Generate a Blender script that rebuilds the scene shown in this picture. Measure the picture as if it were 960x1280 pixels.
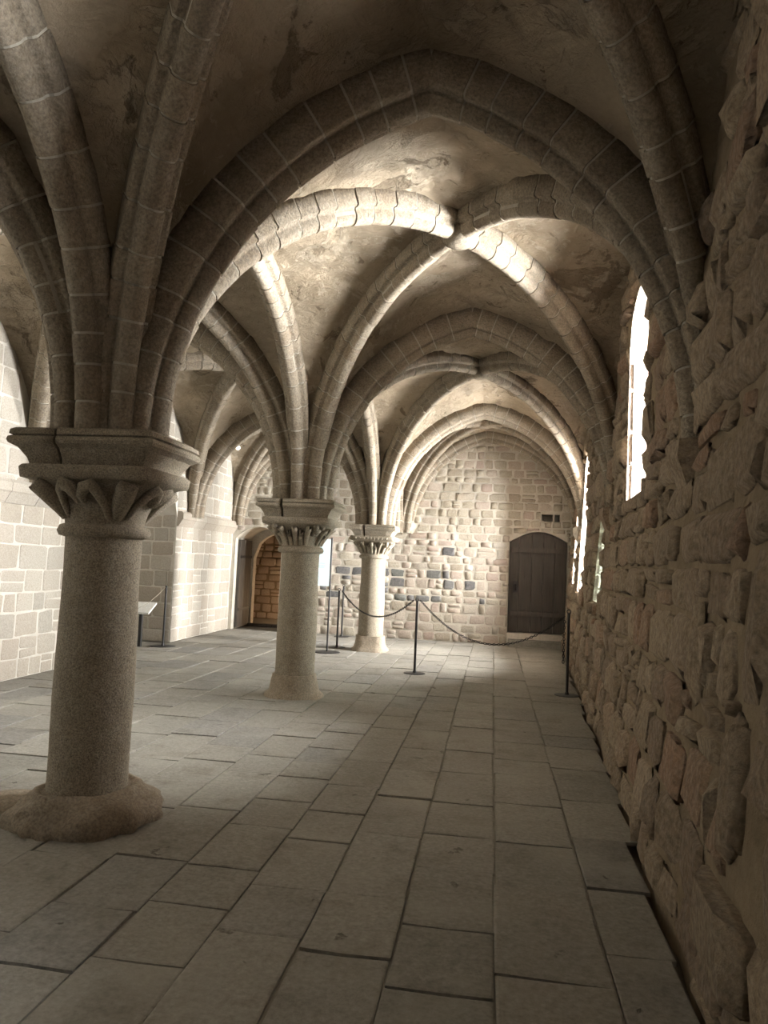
import bpy, math, random
import numpy as np
from mathutils import Vector, Matrix, noise

random.seed(7)
SC = bpy.context.scene
COL = SC.collection
for o in list(bpy.data.objects):
    bpy.data.objects.remove(o)

# ------------------------------------------------------------------ camera
# image frame 960 x 1280, focal length 930 px; the nave axis (+Y) vanishes at pixel (616, 711)
FPX, EYE, ROLL, VPX, VPY = 930.0, 1.6, 0.043, 616.0, 711.0
_a, _b = VPX - 480, VPY - 640
_D = FPX * FPX / (_b - ROLL * _a)
_u = np.array([ROLL * _D, -_D, FPX]); _u /= np.linalg.norm(_u)
_n = np.array([_a, _b, FPX]); _n /= np.linalg.norm(_n)
_n -= _u * (_n @ _u); _n /= np.linalg.norm(_n)
_r = np.cross(_n, _u)
if _r[0] < 0:
    _r = -_r
cam = bpy.data.cameras.new('camera')
cam.sensor_fit = 'VERTICAL'; cam.sensor_height = 36.0; cam.sensor_width = 27.0
cam.lens = 36.0 * FPX / 1280.0
cam.clip_start = 0.05
camo = bpy.data.objects.new('camera', cam); COL.objects.link(camo)
R3 = Matrix(((_r[0], -_r[1], -_r[2]), (_n[0], -_n[1], -_n[2]), (_u[0], -_u[1], -_u[2])))
camo.matrix_world = Matrix.Translation((0, 0, EYE)) @ R3.to_4x4()
SC.camera = camo


def project(p):
    v = (p[0], p[1], p[2] - EYE)
    c = [_r[i] * v[0] + _n[i] * v[1] + _u[i] * v[2] for i in range(3)]
    if c[2] < 0.1:
        return None
    return 480 + FPX * c[0] / c[2], 640 + FPX * c[1] / c[2], c[2]


def on_plane_y(px, py, Y):
    d = np.array([px - 480, py - 640, FPX])
    w = np.array([d @ _r, d @ _n, d @ _u])
    w = w * (Y / w[1])
    return w[0], Y, w[2] + EYE


def in_view(p, m=60):
    q = project(p)
    return q is not None and -m < q[0] < 960 + m and -m < q[1] < 1280 + m


# ------------------------------------------------------------------ world and window daylight
world = bpy.data.worlds.new('sky'); SC.world = world
world.use_nodes = True
wbg = world.node_tree.nodes['Background']
wbg.inputs[0].default_value = (0.80, 0.90, 1.0, 1)
wbg.inputs[1].default_value = 1.0
SC.view_settings.view_transform = 'Standard'
SC.view_settings.look = 'None'
SC.view_settings.gamma = 1.0
SC.view_settings.use_curve_mapping = False
SC.view_settings.exposure = -0.2


def daylight(name, Y, Z, X, wy, hz, power, color=(1.0, 0.985, 0.955), tilt=0.0):
    l = bpy.data.lights.new(name, 'AREA')
    l.shape = 'RECTANGLE'; l.size = wy; l.size_y = hz
    l.energy = power; l.color = color
    o = bpy.data.objects.new(name, l); COL.objects.link(o)
    # area light looks along its local -Z; local X along world Y, local Y along world Z
    m = Matrix(((0, 0, 1), (1, 0, 0), (0, 1, 0)))
    o.matrix_world = Matrix.Translation((X, Y, Z)) @ (m @ Matrix.Rotation(tilt, 3, 'X')).to_4x4()
    return o


WDEPTH = 0.95


def wall_x(Y, Z):
    return 0.67 + 0.052 * Y + 0.075 * min(Z, 2.4)


LX = WDEPTH + 1.3      # the lit sky and ground stand a little outside the openings
daylight('daylight_first_bay_offscreen', 1.25, 3.2, wall_x(1.2, 3) + LX, .9, 2.8, 2400)
daylight('daylight_tall_window_offscreen', 6.86, 3.2, wall_x(6.6, 3) + LX, .95, 2.8, 3500)
daylight('daylight_low_window_offscreen', 9.45, 2.1, wall_x(9.45, 2) + LX, 1.2, 1.6, 650, (0.93, 1.0, 0.95))
daylight('daylight_lancet_offscreen', 12.6, 2.6, wall_x(12.8, 3) + LX, 2.2, 3.0, 4700)
daylight('daylight_end_lancet_offscreen', 14.7, 2.5, wall_x(14.9, 3) + LX, 1.8, 2.6, 6000)

# ------------------------------------------------------------------ helpers


def mesh_from(name, verts, faces, smooth=False):
    me = bpy.data.meshes.new(name)
    me.from_pydata([tuple(v) for v in verts], [], faces)
    if smooth:
        me.polygons.foreach_set('use_smooth', [True] * len(me.polygons))
    me.update()
    return me


def add(name, me, mat, parent=None):
    if mat is not None and len(me.materials) == 0:
        me.materials.append(mat)
    o = bpy.data.objects.new(name, me)
    COL.objects.link(o)
    o.parent = parent
    return o


def empty(name, loc=(0, 0, 0), rz=0.0):
    o = bpy.data.objects.new(name, None)
    COL.objects.link(o)
    o.location = loc; o.rotation_euler = (0, 0, rz)
    o.empty_display_size = 0.2
    return o


def tag(o, label=None, cat=None, group=None, kind=None):
    if label: o['label'] = label
    if cat: o['category'] = cat
    if group: o['group'] = group
    if kind: o['kind'] = kind
    return o


class MB:
    def __init__(self):
        self.v = []; self.f = []

    def add(self, verts, faces):
        k = len(self.v)
        self.v += [tuple(p) for p in verts]
        self.f += [tuple(i + k for i in q) for q in faces]

    def box(self, x0, x1, y0, y1, z0, z1):
        self.add([(x0, y0, z0), (x1, y0, z0), (x1, y1, z0), (x0, y1, z0), (x0, y0, z1), (x1, y0, z1), (x1, y1, z1), (x0, y1, z1)],
                 [(0, 3, 2, 1), (4, 5, 6, 7), (0, 1, 5, 4), (1, 2, 6, 5), (2, 3, 7, 6), (3, 0, 4, 7)])

    def loft(self, rings, close_ends=True, close_ring=True):
        k = len(rings[0]); base = len(self.v)
        for r in rings:
            self.v += [tuple(p) for p in r]
        for i in range(len(rings) - 1):
            for j in range(k if close_ring else k - 1):
                a = base + i * k + j; b = base + i * k + (j + 1) % k
                self.f.append((a, b, b + k, a + k))
        if close_ends:
            b0 = len(self.v)
            self.v += [tuple(p) for p in rings[0]] + [tuple(p) for p in rings[-1]]
            self.f.append(tuple(b0 + j for j in reversed(range(k))))
            self.f.append(tuple(b0 + k + j for j in range(k)))
        if False:
            self.f.append(tuple(base + j for j in reversed(range(k))))
            self.f.append(tuple(base + (len(rings) - 1) * k + j for j in range(k)))

    def tube(self, pts, rad, seg=8):
        pts = [Vector(p) for p in pts]
        if not hasattr(rad, '__len__'):
            rad = [rad] * len(pts)
        rings = []
        ref = Vector((0, 0, 1))
        for i, p in enumerate(pts):
            t = (pts[min(i + 1, len(pts) - 1)] - pts[max(i - 1, 0)]).normalized()
            a = ref - t * ref.dot(t)
            if a.length < 0.05:
                a = Vector((1, 0, 0)) - t * t.x
            a.normalize(); ref = a
            b = t.cross(a)
            rings.append([p + (a * math.cos(q) + b * math.sin(q)) * rad[i] for q in [2 * math.pi * j / seg for j in range(seg)]])
        self.loft(rings)

    def build(self, name, mat, parent=None, smooth=False):
        return add(name, mesh_from(name, self.v, self.f, smooth), mat, parent)


# ------------------------------------------------------------------ materials
def new_mat(name):
    m = bpy.data.materials.new(name); m.use_nodes = True
    nt = m.node_tree
    return m, nt, nt.nodes['Principled BSDF']


def nnoise(nt, vec, scale, detail=6, rough=0.6, dist=0.0):
    n = nt.nodes.new('ShaderNodeTexNoise')
    n.inputs['Scale'].default_value = scale; n.inputs['Detail'].default_value = detail
    n.inputs['Roughness'].default_value = rough; n.inputs['Distortion'].default_value = dist
    nt.links.new(vec, n.inputs['Vector'])
    return n.outputs['Fac']


def ramp(nt, fac, stops, interp='LINEAR'):
    r = nt.nodes.new('ShaderNodeValToRGB')
    r.color_ramp.interpolation = interp
    el = r.color_ramp.elements
    while len(el) < len(stops):
        el.new(0.5)
    for e, (p, c) in zip(el, stops):
        e.position = p; e.color = (c[0], c[1], c[2], 1)
    nt.links.new(fac, r.inputs['Fac'])
    return r.outputs['Color']


def mixc(nt, fac, a, b, mode='MIX'):
    m = nt.nodes.new('ShaderNodeMix'); m.data_type = 'RGBA'; m.blend_type = mode
    for sock, val in ((m.inputs[0], fac), (m.inputs[6], a), (m.inputs[7], b)):
        if hasattr(val, 'is_linked'):
            nt.links.new(val, sock)
        elif isinstance(val, (int, float)):
            sock.default_value = val
        else:
            sock.default_value = (val[0], val[1], val[2], 1)
    return m.outputs[2]


def mathn(nt, op, a, b=None):
    m = nt.nodes.new('ShaderNodeMath'); m.operation = op
    for i, v in enumerate((a, b)):
        if v is None: continue
        if hasattr(v, 'is_linked'): nt.links.new(v, m.inputs[i])
        else: m.inputs[i].default_value = v
    return m.outputs[0]


def maprange(nt, v, a, b, c=0.0, d=1.0):
    m = nt.nodes.new('ShaderNodeMapRange')
    m.inputs[1].default_value = a; m.inputs[2].default_value = b
    m.inputs[3].default_value = c; m.inputs[4].default_value = d
    nt.links.new(v, m.inputs[0])
    return m.outputs[0]


def bump(nt, bsdf, height, strength, dist):
    b = nt.nodes.new('ShaderNodeBump')
    b.inputs['Strength'].default_value = strength; b.inputs['Distance'].default_value = dist
    nt.links.new(height, b.inputs['Height'])
    nt.links.new(b.outputs['Normal'], bsdf.inputs['Normal'])


def pos(nt):
    return nt.nodes.new('ShaderNodeNewGeometry').outputs['Position']


def stone_mat(name, stops, speck=0.35, fine=60.0, rough_bump=0.012, dirt=(0.16, 0.13, 0.10), dirt_amt=0.5, lichen=None, pits=False):
    """Stone whose colour differs from piece to piece (object random + per-piece attribute)."""
    m, nt, bs = new_mat(name)
    P = pos(nt)
    oi = nt.nodes.new('ShaderNodeObjectInfo')
    at = nt.nodes.new('ShaderNodeAttribute'); at.attribute_name = 'rnd'
    r = mathn(nt, 'FRACT', mathn(nt, 'ADD', oi.outputs['Random'], at.outputs['Fac']))
    base = ramp(nt, r, stops)
    n1 = nnoise(nt, P, 3.2, 8, 0.65)
    n2 = nnoise(nt, P, 17.0, 8, 0.7)
    n3 = nnoise(nt, P, fine, 5, 0.7)
    c = mixc(nt, maprange(nt, n2, .3, .7, 0, 1), base, (0.5, 0.47, 0.42), 'MIX')
    c = mixc(nt, 0.75, c, base)
    c = mixc(nt, maprange(nt, n1, .52, .72, 0, dirt_amt), c, dirt)
    sp = maprange(nt, n3, .32, .68, 1 - speck, 1 + speck)
    g = nt.nodes.new('ShaderNodeCombineColor')
    for i in range(3): nt.links.new(sp, g.inputs[i])
    c = mixc(nt, 1.0, c, g.outputs[0], 'MULTIPLY')
    ph = None
    if pits:
        ph = maprange(nt, nnoise(nt, P, 4.5, 9, .6, .4), .335, .30)
        c = mixc(nt, mathn(nt, 'MULTIPLY', ph, .7), c, (.09, .08, .062))
        c = mixc(nt, maprange(nt, nnoise(nt, P, 1.3, 8, .6), .50, .66, 0, .5), c, (.36, .345, .30))
    if lichen:
        c = mixc(nt, maprange(nt, nnoise(nt, P, 1.7, 9, .7), .56, .70, 0, .8), c, lichen)
    nt.links.new(c, bs.inputs['Base Color'])
    bs.inputs['Roughness'].default_value = 0.92
    bs.inputs['Specular IOR Level'].default_value = 0.25
    h = mathn(nt, 'ADD', n2, mathn(nt, 'MULTIPLY', n3, 0.35))
    if ph is not None: h = mathn(nt, 'SUBTRACT', h, ph)
    bump(nt, bs, h, 0.9, rough_bump)
    return m


def plain(name, col, rough=0.6, metal=0.0, bumpy=0.0, scale=40):
    m, nt, bs = new_mat(name)
    P = pos(nt)
    n = nnoise(nt, P, scale, 4)
    c = mixc(nt, maprange(nt, n, .3, .7), tuple(x * .85 for x in col), tuple(min(1, x * 1.12) for x in col))
    nt.links.new(c, bs.inputs['Base Color'])
    bs.inputs['Roughness'].default_value = rough; bs.inputs['Metallic'].default_value = metal
    if bumpy: bump(nt, bs, n, 0.7, bumpy)
    return m


def plaster_mat():
    m, nt, bs = new_mat('vault_plaster')
    P = pos(nt)
    big = nnoise(nt, P, 0.8, 9, 0.62, 0.4)
    mid = nnoise(nt, P, 2.1, 11, 0.68, 0.7)
    fin = nnoise(nt, P, 26, 8, 0.7)
    c = ramp(nt, big, [(0.28, (0.282, 0.221, 0.151)), (0.44, (0.450, 0.369, 0.267)), (0.58, (0.555, 0.467, 0.352)), (0.74, (0.398, 0.325, 0.231))])
    # lime coat left on the masonry, and bare darker spots where it fell off
    lime = maprange(nt, mid, .545, .575)
    c = mixc(nt, mathn(nt, 'MULTIPLY', lime, .55), c, (0.648, 0.565, 0.442))
    chips = maprange(nt, nnoise(nt, P, 6.5, 10, .7, .5), .60, .625)
    c = mixc(nt, mathn(nt, 'MULTIPLY', chips, .5), c, (0.690, 0.610, 0.482))
    bare = maprange(nt, nnoise(nt, P, 1.7, 11, .68, .8), .40, .37)
    c = mixc(nt, mathn(nt, 'MULTIPLY', bare, .75), c, (0.177, 0.138, 0.093))
    pit = maprange(nt, nnoise(nt, P, 9.0, 9, .7, .3), .36, .33)
    c = mixc(nt, mathn(nt, 'MULTIPLY', pit, .6), c, (0.137, 0.103, 0.072))
    c = mixc(nt, maprange(nt, fin, .3, .7, .0, .30), c, (0.271, 0.216, 0.151))
    nt.links.new(c, bs.inputs['Base Color'])
    bs.inputs['Roughness'].default_value = 0.95
    bs.inputs['Specular IOR Level'].default_value = 0.2
    # rough rubble relief seen through the plaster
    mp = nt.nodes.new('ShaderNodeMapping'); mp.inputs['Scale'].default_value = (2.0, 4.6, 8.0)
    nt.links.new(P, mp.inputs['Vector'])
    rub = nnoise(nt, mp.outputs['Vector'], 1.5, 10, 0.72, 0.8)
    rm = maprange(nt, nnoise(nt, P, .7, 4), .42, .60, .30, 1.2)
    h = mathn(nt, 'ADD', mathn(nt, 'MULTIPLY', mathn(nt, 'MULTIPLY', rub, rm), 3.4), mathn(nt, 'MULTIPLY', fin, .45))
    h = mathn(nt, 'ADD', h, mathn(nt, 'MULTIPLY', lime, .5))
    h = mathn(nt, 'ADD', h, mathn(nt, 'MULTIPLY', chips, .35))
    h = mathn(nt, 'SUBTRACT', h, mathn(nt, 'MULTIPLY', mathn(nt, 'ADD', bare, pit), .55))
    bump(nt, bs, h, 1.0, 0.05)
    return m


def mortar_mat(name, col, col2, scale=7.0, d=0.018):
    m, nt, bs = new_mat(name)
    P = pos(nt)
    a = nnoise(nt, P, scale, 9, .68); b = nnoise(nt, P, scale * 6, 6, .7)
    c = mixc(nt, maprange(nt, a, .35, .65), col, col2)
    c = mixc(nt, maprange(nt, nnoise(nt, P, 1.1, 6), .5, .7, 0, .5), c, tuple(x * .55 for x in col))
    nt.links.new(c, bs.inputs['Base Color'])
    bs.inputs['Roughness'].default_value = .95; bs.inputs['Specular IOR Level'].default_value = .2
    bump(nt, bs, mathn(nt, 'ADD', a, mathn(nt, 'MULTIPLY', b, .3)), .9, d)
    return m


def wood_mat():
    m, nt, bs = new_mat('old_oak')
    mp = nt.nodes.new('ShaderNodeMapping'); mp.inputs['Scale'].default_value = (26, 26, 1.6)
    nt.links.new(pos(nt), mp.inputs['Vector'])
    n = nnoise(nt, mp.outputs['Vector'], 1.3, 8, .65, .3)
    oi = nt.nodes.new('ShaderNodeObjectInfo')
    c = ramp(nt, n, [(.25, (.030, .025, .020)), (.55, (.080, .068, .056)), (.8, (.14, .12, .10))])
    c = mixc(nt, maprange(nt, oi.outputs['Random'], 0, 1, 0, .45), c, (.03, .026, .022))
    nt.links.new(c, bs.inputs['Base Color'])
    bs.inputs['Roughness'].default_value = .7
    bump(nt, bs, n, .6, .006)
    return m


M = {}
M['plaster'] = plaster_mat()
M['rib'] = stone_mat('rib_granite', [(0, (0.218, 0.180, 0.131)), (.35, (0.265, 0.221, 0.164)), (.7, (0.297, 0.250, 0.186)), (.92, (0.250, 0.199, 0.140)), (1, (0.195, 0.155, 0.110))], .38, 55, .022, (0.117, 0.088, 0.060), .6)
M['rib_mortar'] = mortar_mat('rib_mortar', (0.425, 0.391, 0.332), (0.527, 0.493, 0.425), 9, .01)
M['granite'] = stone_mat('column_granite', [(0, (0.248, 0.211, 0.153)), (1, (0.277, 0.237, 0.178))], .6, 110, .008, (0.147, 0.120, 0.083), .5)
M['granite_pale'] = stone_mat('column_granite_pale', [(0, (0.375, 0.345, 0.285)), (1, (0.405, 0.375, 0.315))], .3, 110, .006, (0.270, 0.240, 0.188), .4)
M['granite_base'] = stone_mat('worn_base_granite', [(0, (0.266, 0.216, 0.157)), (1, (0.312, 0.259, 0.192))], .35, 60, .014, (0.193, 0.151, 0.102), .6)
M['rubble'] = stone_mat('brown_rubble', [(0, (0.190, 0.139, 0.087)), (.3, (0.262, 0.200, 0.129)), (.55, (0.177, 0.124, 0.079)), (.75, (0.297, 0.228, 0.152)), (.9, (0.236, 0.139, 0.083)), (1, (0.132, 0.097, 0.063))], .35, 30, .022, (0.249, 0.191, 0.124), .45)
M['rubble_mortar'] = mortar_mat('brown_mortar', (0.213, 0.165, 0.109), (0.293, 0.235, 0.160), 5, .03)
M['ashlar'] = stone_mat('pale_ashlar', [(0, (0.369, 0.332, 0.275)), (.3, (0.410, 0.373, 0.320)), (.55, (0.361, 0.316, 0.262)), (.8, (0.443, 0.410, 0.353)), (1, (0.328, 0.303, 0.262))], .2, 60, .008, (0.344, 0.303, 0.238), .35)
M['ashlar_mortar'] = mortar_mat('white_mortar', (0.561, 0.527, 0.468), (0.629, 0.603, 0.544), 8, .01)
M['pink'] = stone_mat('pink_cream_granite', [(0, (0.410, 0.336, 0.279)), (.25, (0.476, 0.435, 0.369)), (.45, (0.385, 0.303, 0.254)), (.65, (0.467, 0.410, 0.344)), (.85, (0.426, 0.353, 0.291)), (1, (0.492, 0.459, 0.402))], .2, 60, .012, (0.312, 0.254, 0.197), .4)
M['tan'] = stone_mat('tan_plastered_stone', [(0, (0.369, 0.328, 0.254)), (.5, (0.418, 0.377, 0.303)), (1, (0.344, 0.295, 0.230))], .2, 50, .018, (0.271, 0.230, 0.164), .4)
M['dark_stone'] = stone_mat('slate_grey_stone', [(0, (.085, .088, .095)), (.6, (.12, .12, .125)), (1, (.10, .115, .095))], .25, 50, .01, (.07, .07, .07), .3)
M['end_mortar'] = mortar_mat('cream_mortar', (0.510, 0.472, 0.399), (0.595, 0.561, 0.493), 7, .016)
M['orange'] = stone_mat('passage_granite', [(0, (.42, .33, .265)), (.5, (.48, .40, .325)), (1, (.36, .28, .225))], .2, 50, .012, (.28, .22, .17), .4)
M['slab'] = stone_mat('floor_slab', [(0, (0.208, 0.201, 0.176)), (.25, (0.258, 0.246, 0.217)), (.5, (0.229, 0.217, 0.188)), (.7, (0.278, 0.266, 0.233)), (.88, (0.193, 0.188, 0.176)), (1, (0.246, 0.229, 0.196))], .20, 40, .010, (0.147, 0.135, 0.111), .6, None, True)
M['floor_joint'] = mortar_mat('floor_joint', (0.212, 0.196, 0.166), (0.281, 0.264, 0.225), 9, .008)
M['jamb'] = stone_mat('window_jamb_stone', [(0, (.42, .345, .285)), (.5, (.46, .405, .35)), (1, (.40, .315, .265))], .3, 26, .045, (.33, .27, .21), .3)
M['jamb_green_lit'] = stone_mat('green_lit_jamb_stone', [(0, (.47, .46, .38)), (.5, (.55, .54, .46)), (1, (.42, .42, .34))], .2, 34, .022, (.28, .29, .2), .6)  # greenish daylight on the low window's jambs, put into the stone colour
M['soil'] = plain('brown_soil', (.15, .125, .095), .95, 0, .02, 14)
M['wood'] = wood_mat()
M['iron'] = plain('black_iron', (.016, .015, .015), .55, .3)
M['black'] = plain('black_paint', (.018, .017, .017), .5)
M['white'] = plain('white_panel', (.80, .80, .77), .5)
M['blue'] = plain('pale_blue_panel', (.50, .65, .69), .5)
M['text'] = plain('grey_print', (.33, .42, .46), .6)
M['cord'] = plain('pale_cord', (.55, .52, .45), .8)
M['ground'] = plain('outside_ground', (.38, .36, .31), .9)
M['frame'] = plain('pale_stone_frame', (.62, .57, .50), .9, 0, .01, 20)

# ------------------------------------------------------------------ wall builder


def build_wall(name, P, u0, u1, zt, openings, mat, du=0.22, dz=0.22, parent=None):
    """P(u, z) -> point on the wall's face. openings: (ua, ub, lo(u), hi(u))."""
    us = set(np.round(np.linspace(u0, u1, max(2, int((u1 - u0) / du) + 1)), 4))
    for (a, b, lo, hi) in openings:
        us = {u for u in us if not (a - .03 < u < b + .03)}
        us |= set(np.round(np.linspace(a, b, 13), 4))
    us = sorted(us)
    zs = list(np.linspace(0, zt, int(zt / dz) + 1))
    zlow = -.12 if name == 'wall_right' else 0.0
    mb = MB()
    for ua, ub in zip(us[:-1], us[1:]):
        cuts = [(zlow, zlow, zt, zt)]
        mid = (ua + ub) / 2
        for (a, b, lo, hi) in openings:
            if a - 1e-4 <= ua and ub <= b + 1e-4:
                new = []
                for (l0, l1, h0, h1) in cuts:
                    lm = lo(mid); hm = hi(mid)
                    if hm <= (l0 + l1) / 2 or lm >= (h0 + h1) / 2:
                        new.append((l0, l1, h0, h1)); continue
                    if lm > (l0 + l1) / 2 + 1e-4:
                        new.append((l0, l1, lo(ua), lo(ub)))
                    new.append((hi(ua), hi(ub), h0, h1))
                cuts = new
        for (l0, l1, h0, h1) in cuts:
            rows = [(l0, l1)] + [(z, z) for z in zs if max(l0, l1) + .01 < z < min(h0, h1) - .01] + [(h0, h1)]
            for (a0, a1), (b0, b1) in zip(rows[:-1], rows[1:]):
                mb.add([P(ua, a0), P(ub, a1), P(ub, b1), P(ua, b0)], [(0, 1, 2, 3)])
    return mb.build(name, mat, parent)


# unit stones: x,y in -.5...5, relief along +z; borders sunk, corners knocked about
def stone_variants(n, margin, jit, flat, seed, res=4):
    rng = random.Random(seed)
    out = []
    for k in range(n):
        t = [-.5, -.5 + margin, .5 - margin, .5]
        v = []
        for j in range(4):
            for i in range(4):
                edge = i in (0, 3) or j in (0, 3)
                cor = i in (0, 3) and j in (0, 3)
                x, y = t[i], t[j]
                if cor:
                    x *= 1 - rng.random() * jit * 1.4; y *= 1 - rng.random() * jit * 1.4
                elif edge:
                    x += rng.uniform(-jit, jit) * .30; y += rng.uniform(-jit, jit) * .30
                    x = max(-.5, min(.5, x)); y = max(-.5, min(.5, y))
                else:
                    x += rng.uniform(-jit, jit) * .3; y += rng.uniform(-jit, jit) * .3
                z = (.10 if edge else 1.0 + rng.uniform(-flat, flat))
                v.append((x, y, z))
        f = []
        for j in range(3):
            for i in range(3):
                a = j * 4 + i
                f.append((a, a + 1, a + 5, a + 4))
        ring = [0, 1, 2, 3, 7, 11, 15, 14, 13, 12, 8, 4]
        nb = len(v)
        for r in ring:
            v.append((v[r][0], v[r][1], -.9))
        for q in range(12):
            a, b = ring[q], ring[(q + 1) % 12]
            f.append((b, a, nb + q, nb + (q + 1) % 12))
        out.append((v, f))
    return out


class StoneKit:
    def __init__(self, name, mats, margin=.12, jit=.12, flat=.35, n=8, seed=1):
        self.raw = stone_variants(n, margin, jit, flat, seed)
        self.name = name
        self.mats = mats
        self.cache = {}

    def mesh(self, k, mat):
        if (k, mat) not in self.cache:
            v, f = self.raw[k]
            me = mesh_from(self.name, v, f, True)
            me.materials.append(M[mat])
            self.cache[(k, mat)] = me
        return self.cache[(k, mat)]


def frame_at(P, u, z, n_hint):
    e = .02
    p = Vector(P(u, z))
    tu = (Vector(P(u + e, z)) - Vector(P(u - e, z))).normalized()
    tv = (Vector(P(u, z + e)) - Vector(P(u, z - e))).normalized()
    n = tu.cross(tv)
    if n.dot(n_hint) < 0:
        tu = -tu; n = -n
    tv = n.cross(tu)
    return p, tu, tv, n


def layout(u0, u1, z0, z1, hr, wr, rng, wob=.0):
    """rows of stones: rectangles (ua, ub, za, zb)"""
    out = []
    z = z0
    while z < z1 - .05:
        h = rng.uniform(*hr)
        if z + h > z1 - .08: h = z1 - z
        u = u0 - rng.random() * wr[0]
        while u < u1:
            w = rng.uniform(*wr) * (1.25 if rng.random() < .15 else 1)
            if rng.random() < .16 and h > .17:
                k = rng.uniform(.38, .62)
                out.append((u, u + w, z, z + h * k)); out.append((u, u + w, z + h * k, z + h))
            else:
                out.append((u, u + w, z, z + h))
            u += w
        z += h
    return out


def trim(rect, u0, u1, openings, top):
    ua, ub, za, zb = rect
    ua = max(ua, u0); ub = min(ub, u1)
    if ub - ua < .05: return None
    for (a, b, lo, hi) in openings:
        if ub <= a + .005 or ua >= b - .005: continue
        m0 = max(ua, a); m1 = min(ub, b)
        l = min(lo(m0 + .005), lo(m1 - .005)); h = max(hi(m0 + .005), hi(m1 - .005), hi((m0 + m1) / 2))
        if zb <= l + .01 or za >= h - .01: continue
        left = a - ua; right = ub - b; below = l - za; above = zb - h
        best = max(left, right, below, above)
        if best < .045: return None
        if best == left: ub = a
        elif best == right: ua = b
        elif best == below: zb = l
        else: za = h
    if top is not None:
        t = min(top(ua + .02), top(ub - .02))
        if za > t: return None
    return ua, ub, za, zb


def lay_stones(parent, P, rects, kit, n_hint, depth, gap, pick, rng, name='stone', limit=290, twist=1.0):
    items = []
    for (ua, ub, za, zb) in rects:
        c = P((ua + ub) / 2, (za + zb) / 2)
        q = project(c)
        area = 0.0
        if q and -40 < q[0] < 1000 and -40 < q[1] < 1320:
            a = project(P(ua, za)); b = project(P(ub, zb))
            if a and b: area = abs(a[0] - b[0]) * abs(a[1] - b[1]) + 1e-3
        items.append((area, ua, ub, za, zb))
    items.sort(key=lambda t: -t[0])
    rest = {}
    for i, (area, ua, ub, za, zb) in enumerate(items):
        u, z = (ua + ub) / 2, (za + zb) / 2
        p, tu, tv, n = frame_at(P, u, z, n_hint)
        w = ub - ua - gap * rng.uniform(.6, 1.4); h = zb - za - gap * rng.uniform(.6, 1.4)
        if w < .03 or h < .03: continue
        d = depth * rng.uniform(.55, 1.4)
        k = rng.randrange(len(kit.raw)); mat = pick(u, z, rng, (ua, ub, za, zb))
        flip = -1 if rng.random() < .5 else 1
        ra = rng.uniform(-.05, .05) * twist
        cu, cv = tu * math.cos(ra) + tv * math.sin(ra), tv * math.cos(ra) - tu * math.sin(ra)
        rot = Matrix((cu * flip * w, cv * flip * h, n * d)).transposed()
        if i < limit and area > 0:
            o = bpy.data.objects.new(name, kit.mesh(k, mat)); COL.objects.link(o)
            o.parent = parent
            o.matrix_local = Matrix.Translation(p) @ rot.to_4x4()
        else:
            mb, rv = rest.setdefault(mat, (MB(), []))
            v, f = kit.raw[k]
            mb.add([p + rot @ Vector(q) for q in v], f)
            rv += [rng.random()] * len(v)
    for mat, (mb, rv) in rest.items():
        o = mb.build('small_stone', M[mat], parent, True)
        a = o.data.attributes.new('rnd', 'FLOAT', 'POINT'); a.data.foreach_set('value', rv)
        o['kind'] = 'stuff'


# ------------------------------------------------------------------ plan of the hall
ROWS = [-4.6, -0.1, 4.3, 8.7, 13.7, 16.2]
COLX = [-2.5, -2.45, -2.39, -2.29, -2.20, -2.08]
APEX_R = [-.6, -.55, -.45, -.33, -.26, -.24]
XL = -5.78
Y0, Y1 = -4.6, 16.2
ZS, ZA, ZK = 2.31, 4.60, 4.72       # springing, top of arches, top of keys (back of the ribs)
ZTOP = 5.1


def ell(s, L, h):
    s = max(0.0, min(1.0, s / L))
    return h * math.sqrt(max(0, 1 - (1 - s) ** 2))


def bay_line(Y):
    """height at which the vault meets the side walls"""
    for a, b in zip(ROWS[:-1], ROWS[1:]):
        if a <= Y <= b:
            L = (b - a) / 2
            return 2.35 + ell(min(Y - a, b - Y), L, ZA - 2.35)
    return 2.4


def wob(u, z, s, amp):
    return amp * noise.noise(Vector((u * s, z * s, 3.1 * s))) + amp * .5 * noise.noise(Vector((u * s * 2.7, z * s * 2.7, 7.7)))


def P_right(u, z):
    return (wall_x(u, z) + wob(u, z, 1.3, .03), u, z)


def P_end(u, z):
    return (u, Y1 + wob(u, z, 1.5, .02), z)


def P_left(u, z):
    return (XL + wob(u, z, 1.1, .018) - .012 * max(0, u - 9.4), u, z)


def P_rear(u, z):
    return (u, Y0, z)


def const(c):
    return lambda u: c


def lancet(a, b, z_spring, z_top):
    m = (a + b) / 2; L = (b - a) / 2
    def f(u):
        return z_spring + ell(min(u - a, b - u), L, z_top - z_spring) if a < u < b else z_spring
    return f


WIN = [  # ya, yb, sill, spring, top, outer ya, outer yb
    (-3.0, -1.8, 2.28, 3.6, 4.0, -2.7, -2.1),  # unseen rear bay window, added to bring in fill light
    (0.95, 1.90, 2.28, 3.6, 4.0, 1.05, 1.75),
    (6.0, 7.2, 2.28, 3.7, 4.1, 6.25, 7.42),
    (9.0, 9.85, 1.25, 2.25, 2.40, 9.15, 9.8),
    (12.15, 13.35, 1.28, 3.0, 3.55, 12.3, 13.28),
    (14.5, 15.3, 1.37, 2.8, 3.15, 14.6, 15.15),
]
OPEN_R = [(w[0], w[1], const(w[2]), lancet(w[0], w[1], w[3], w[4])) for w in WIN]

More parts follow.
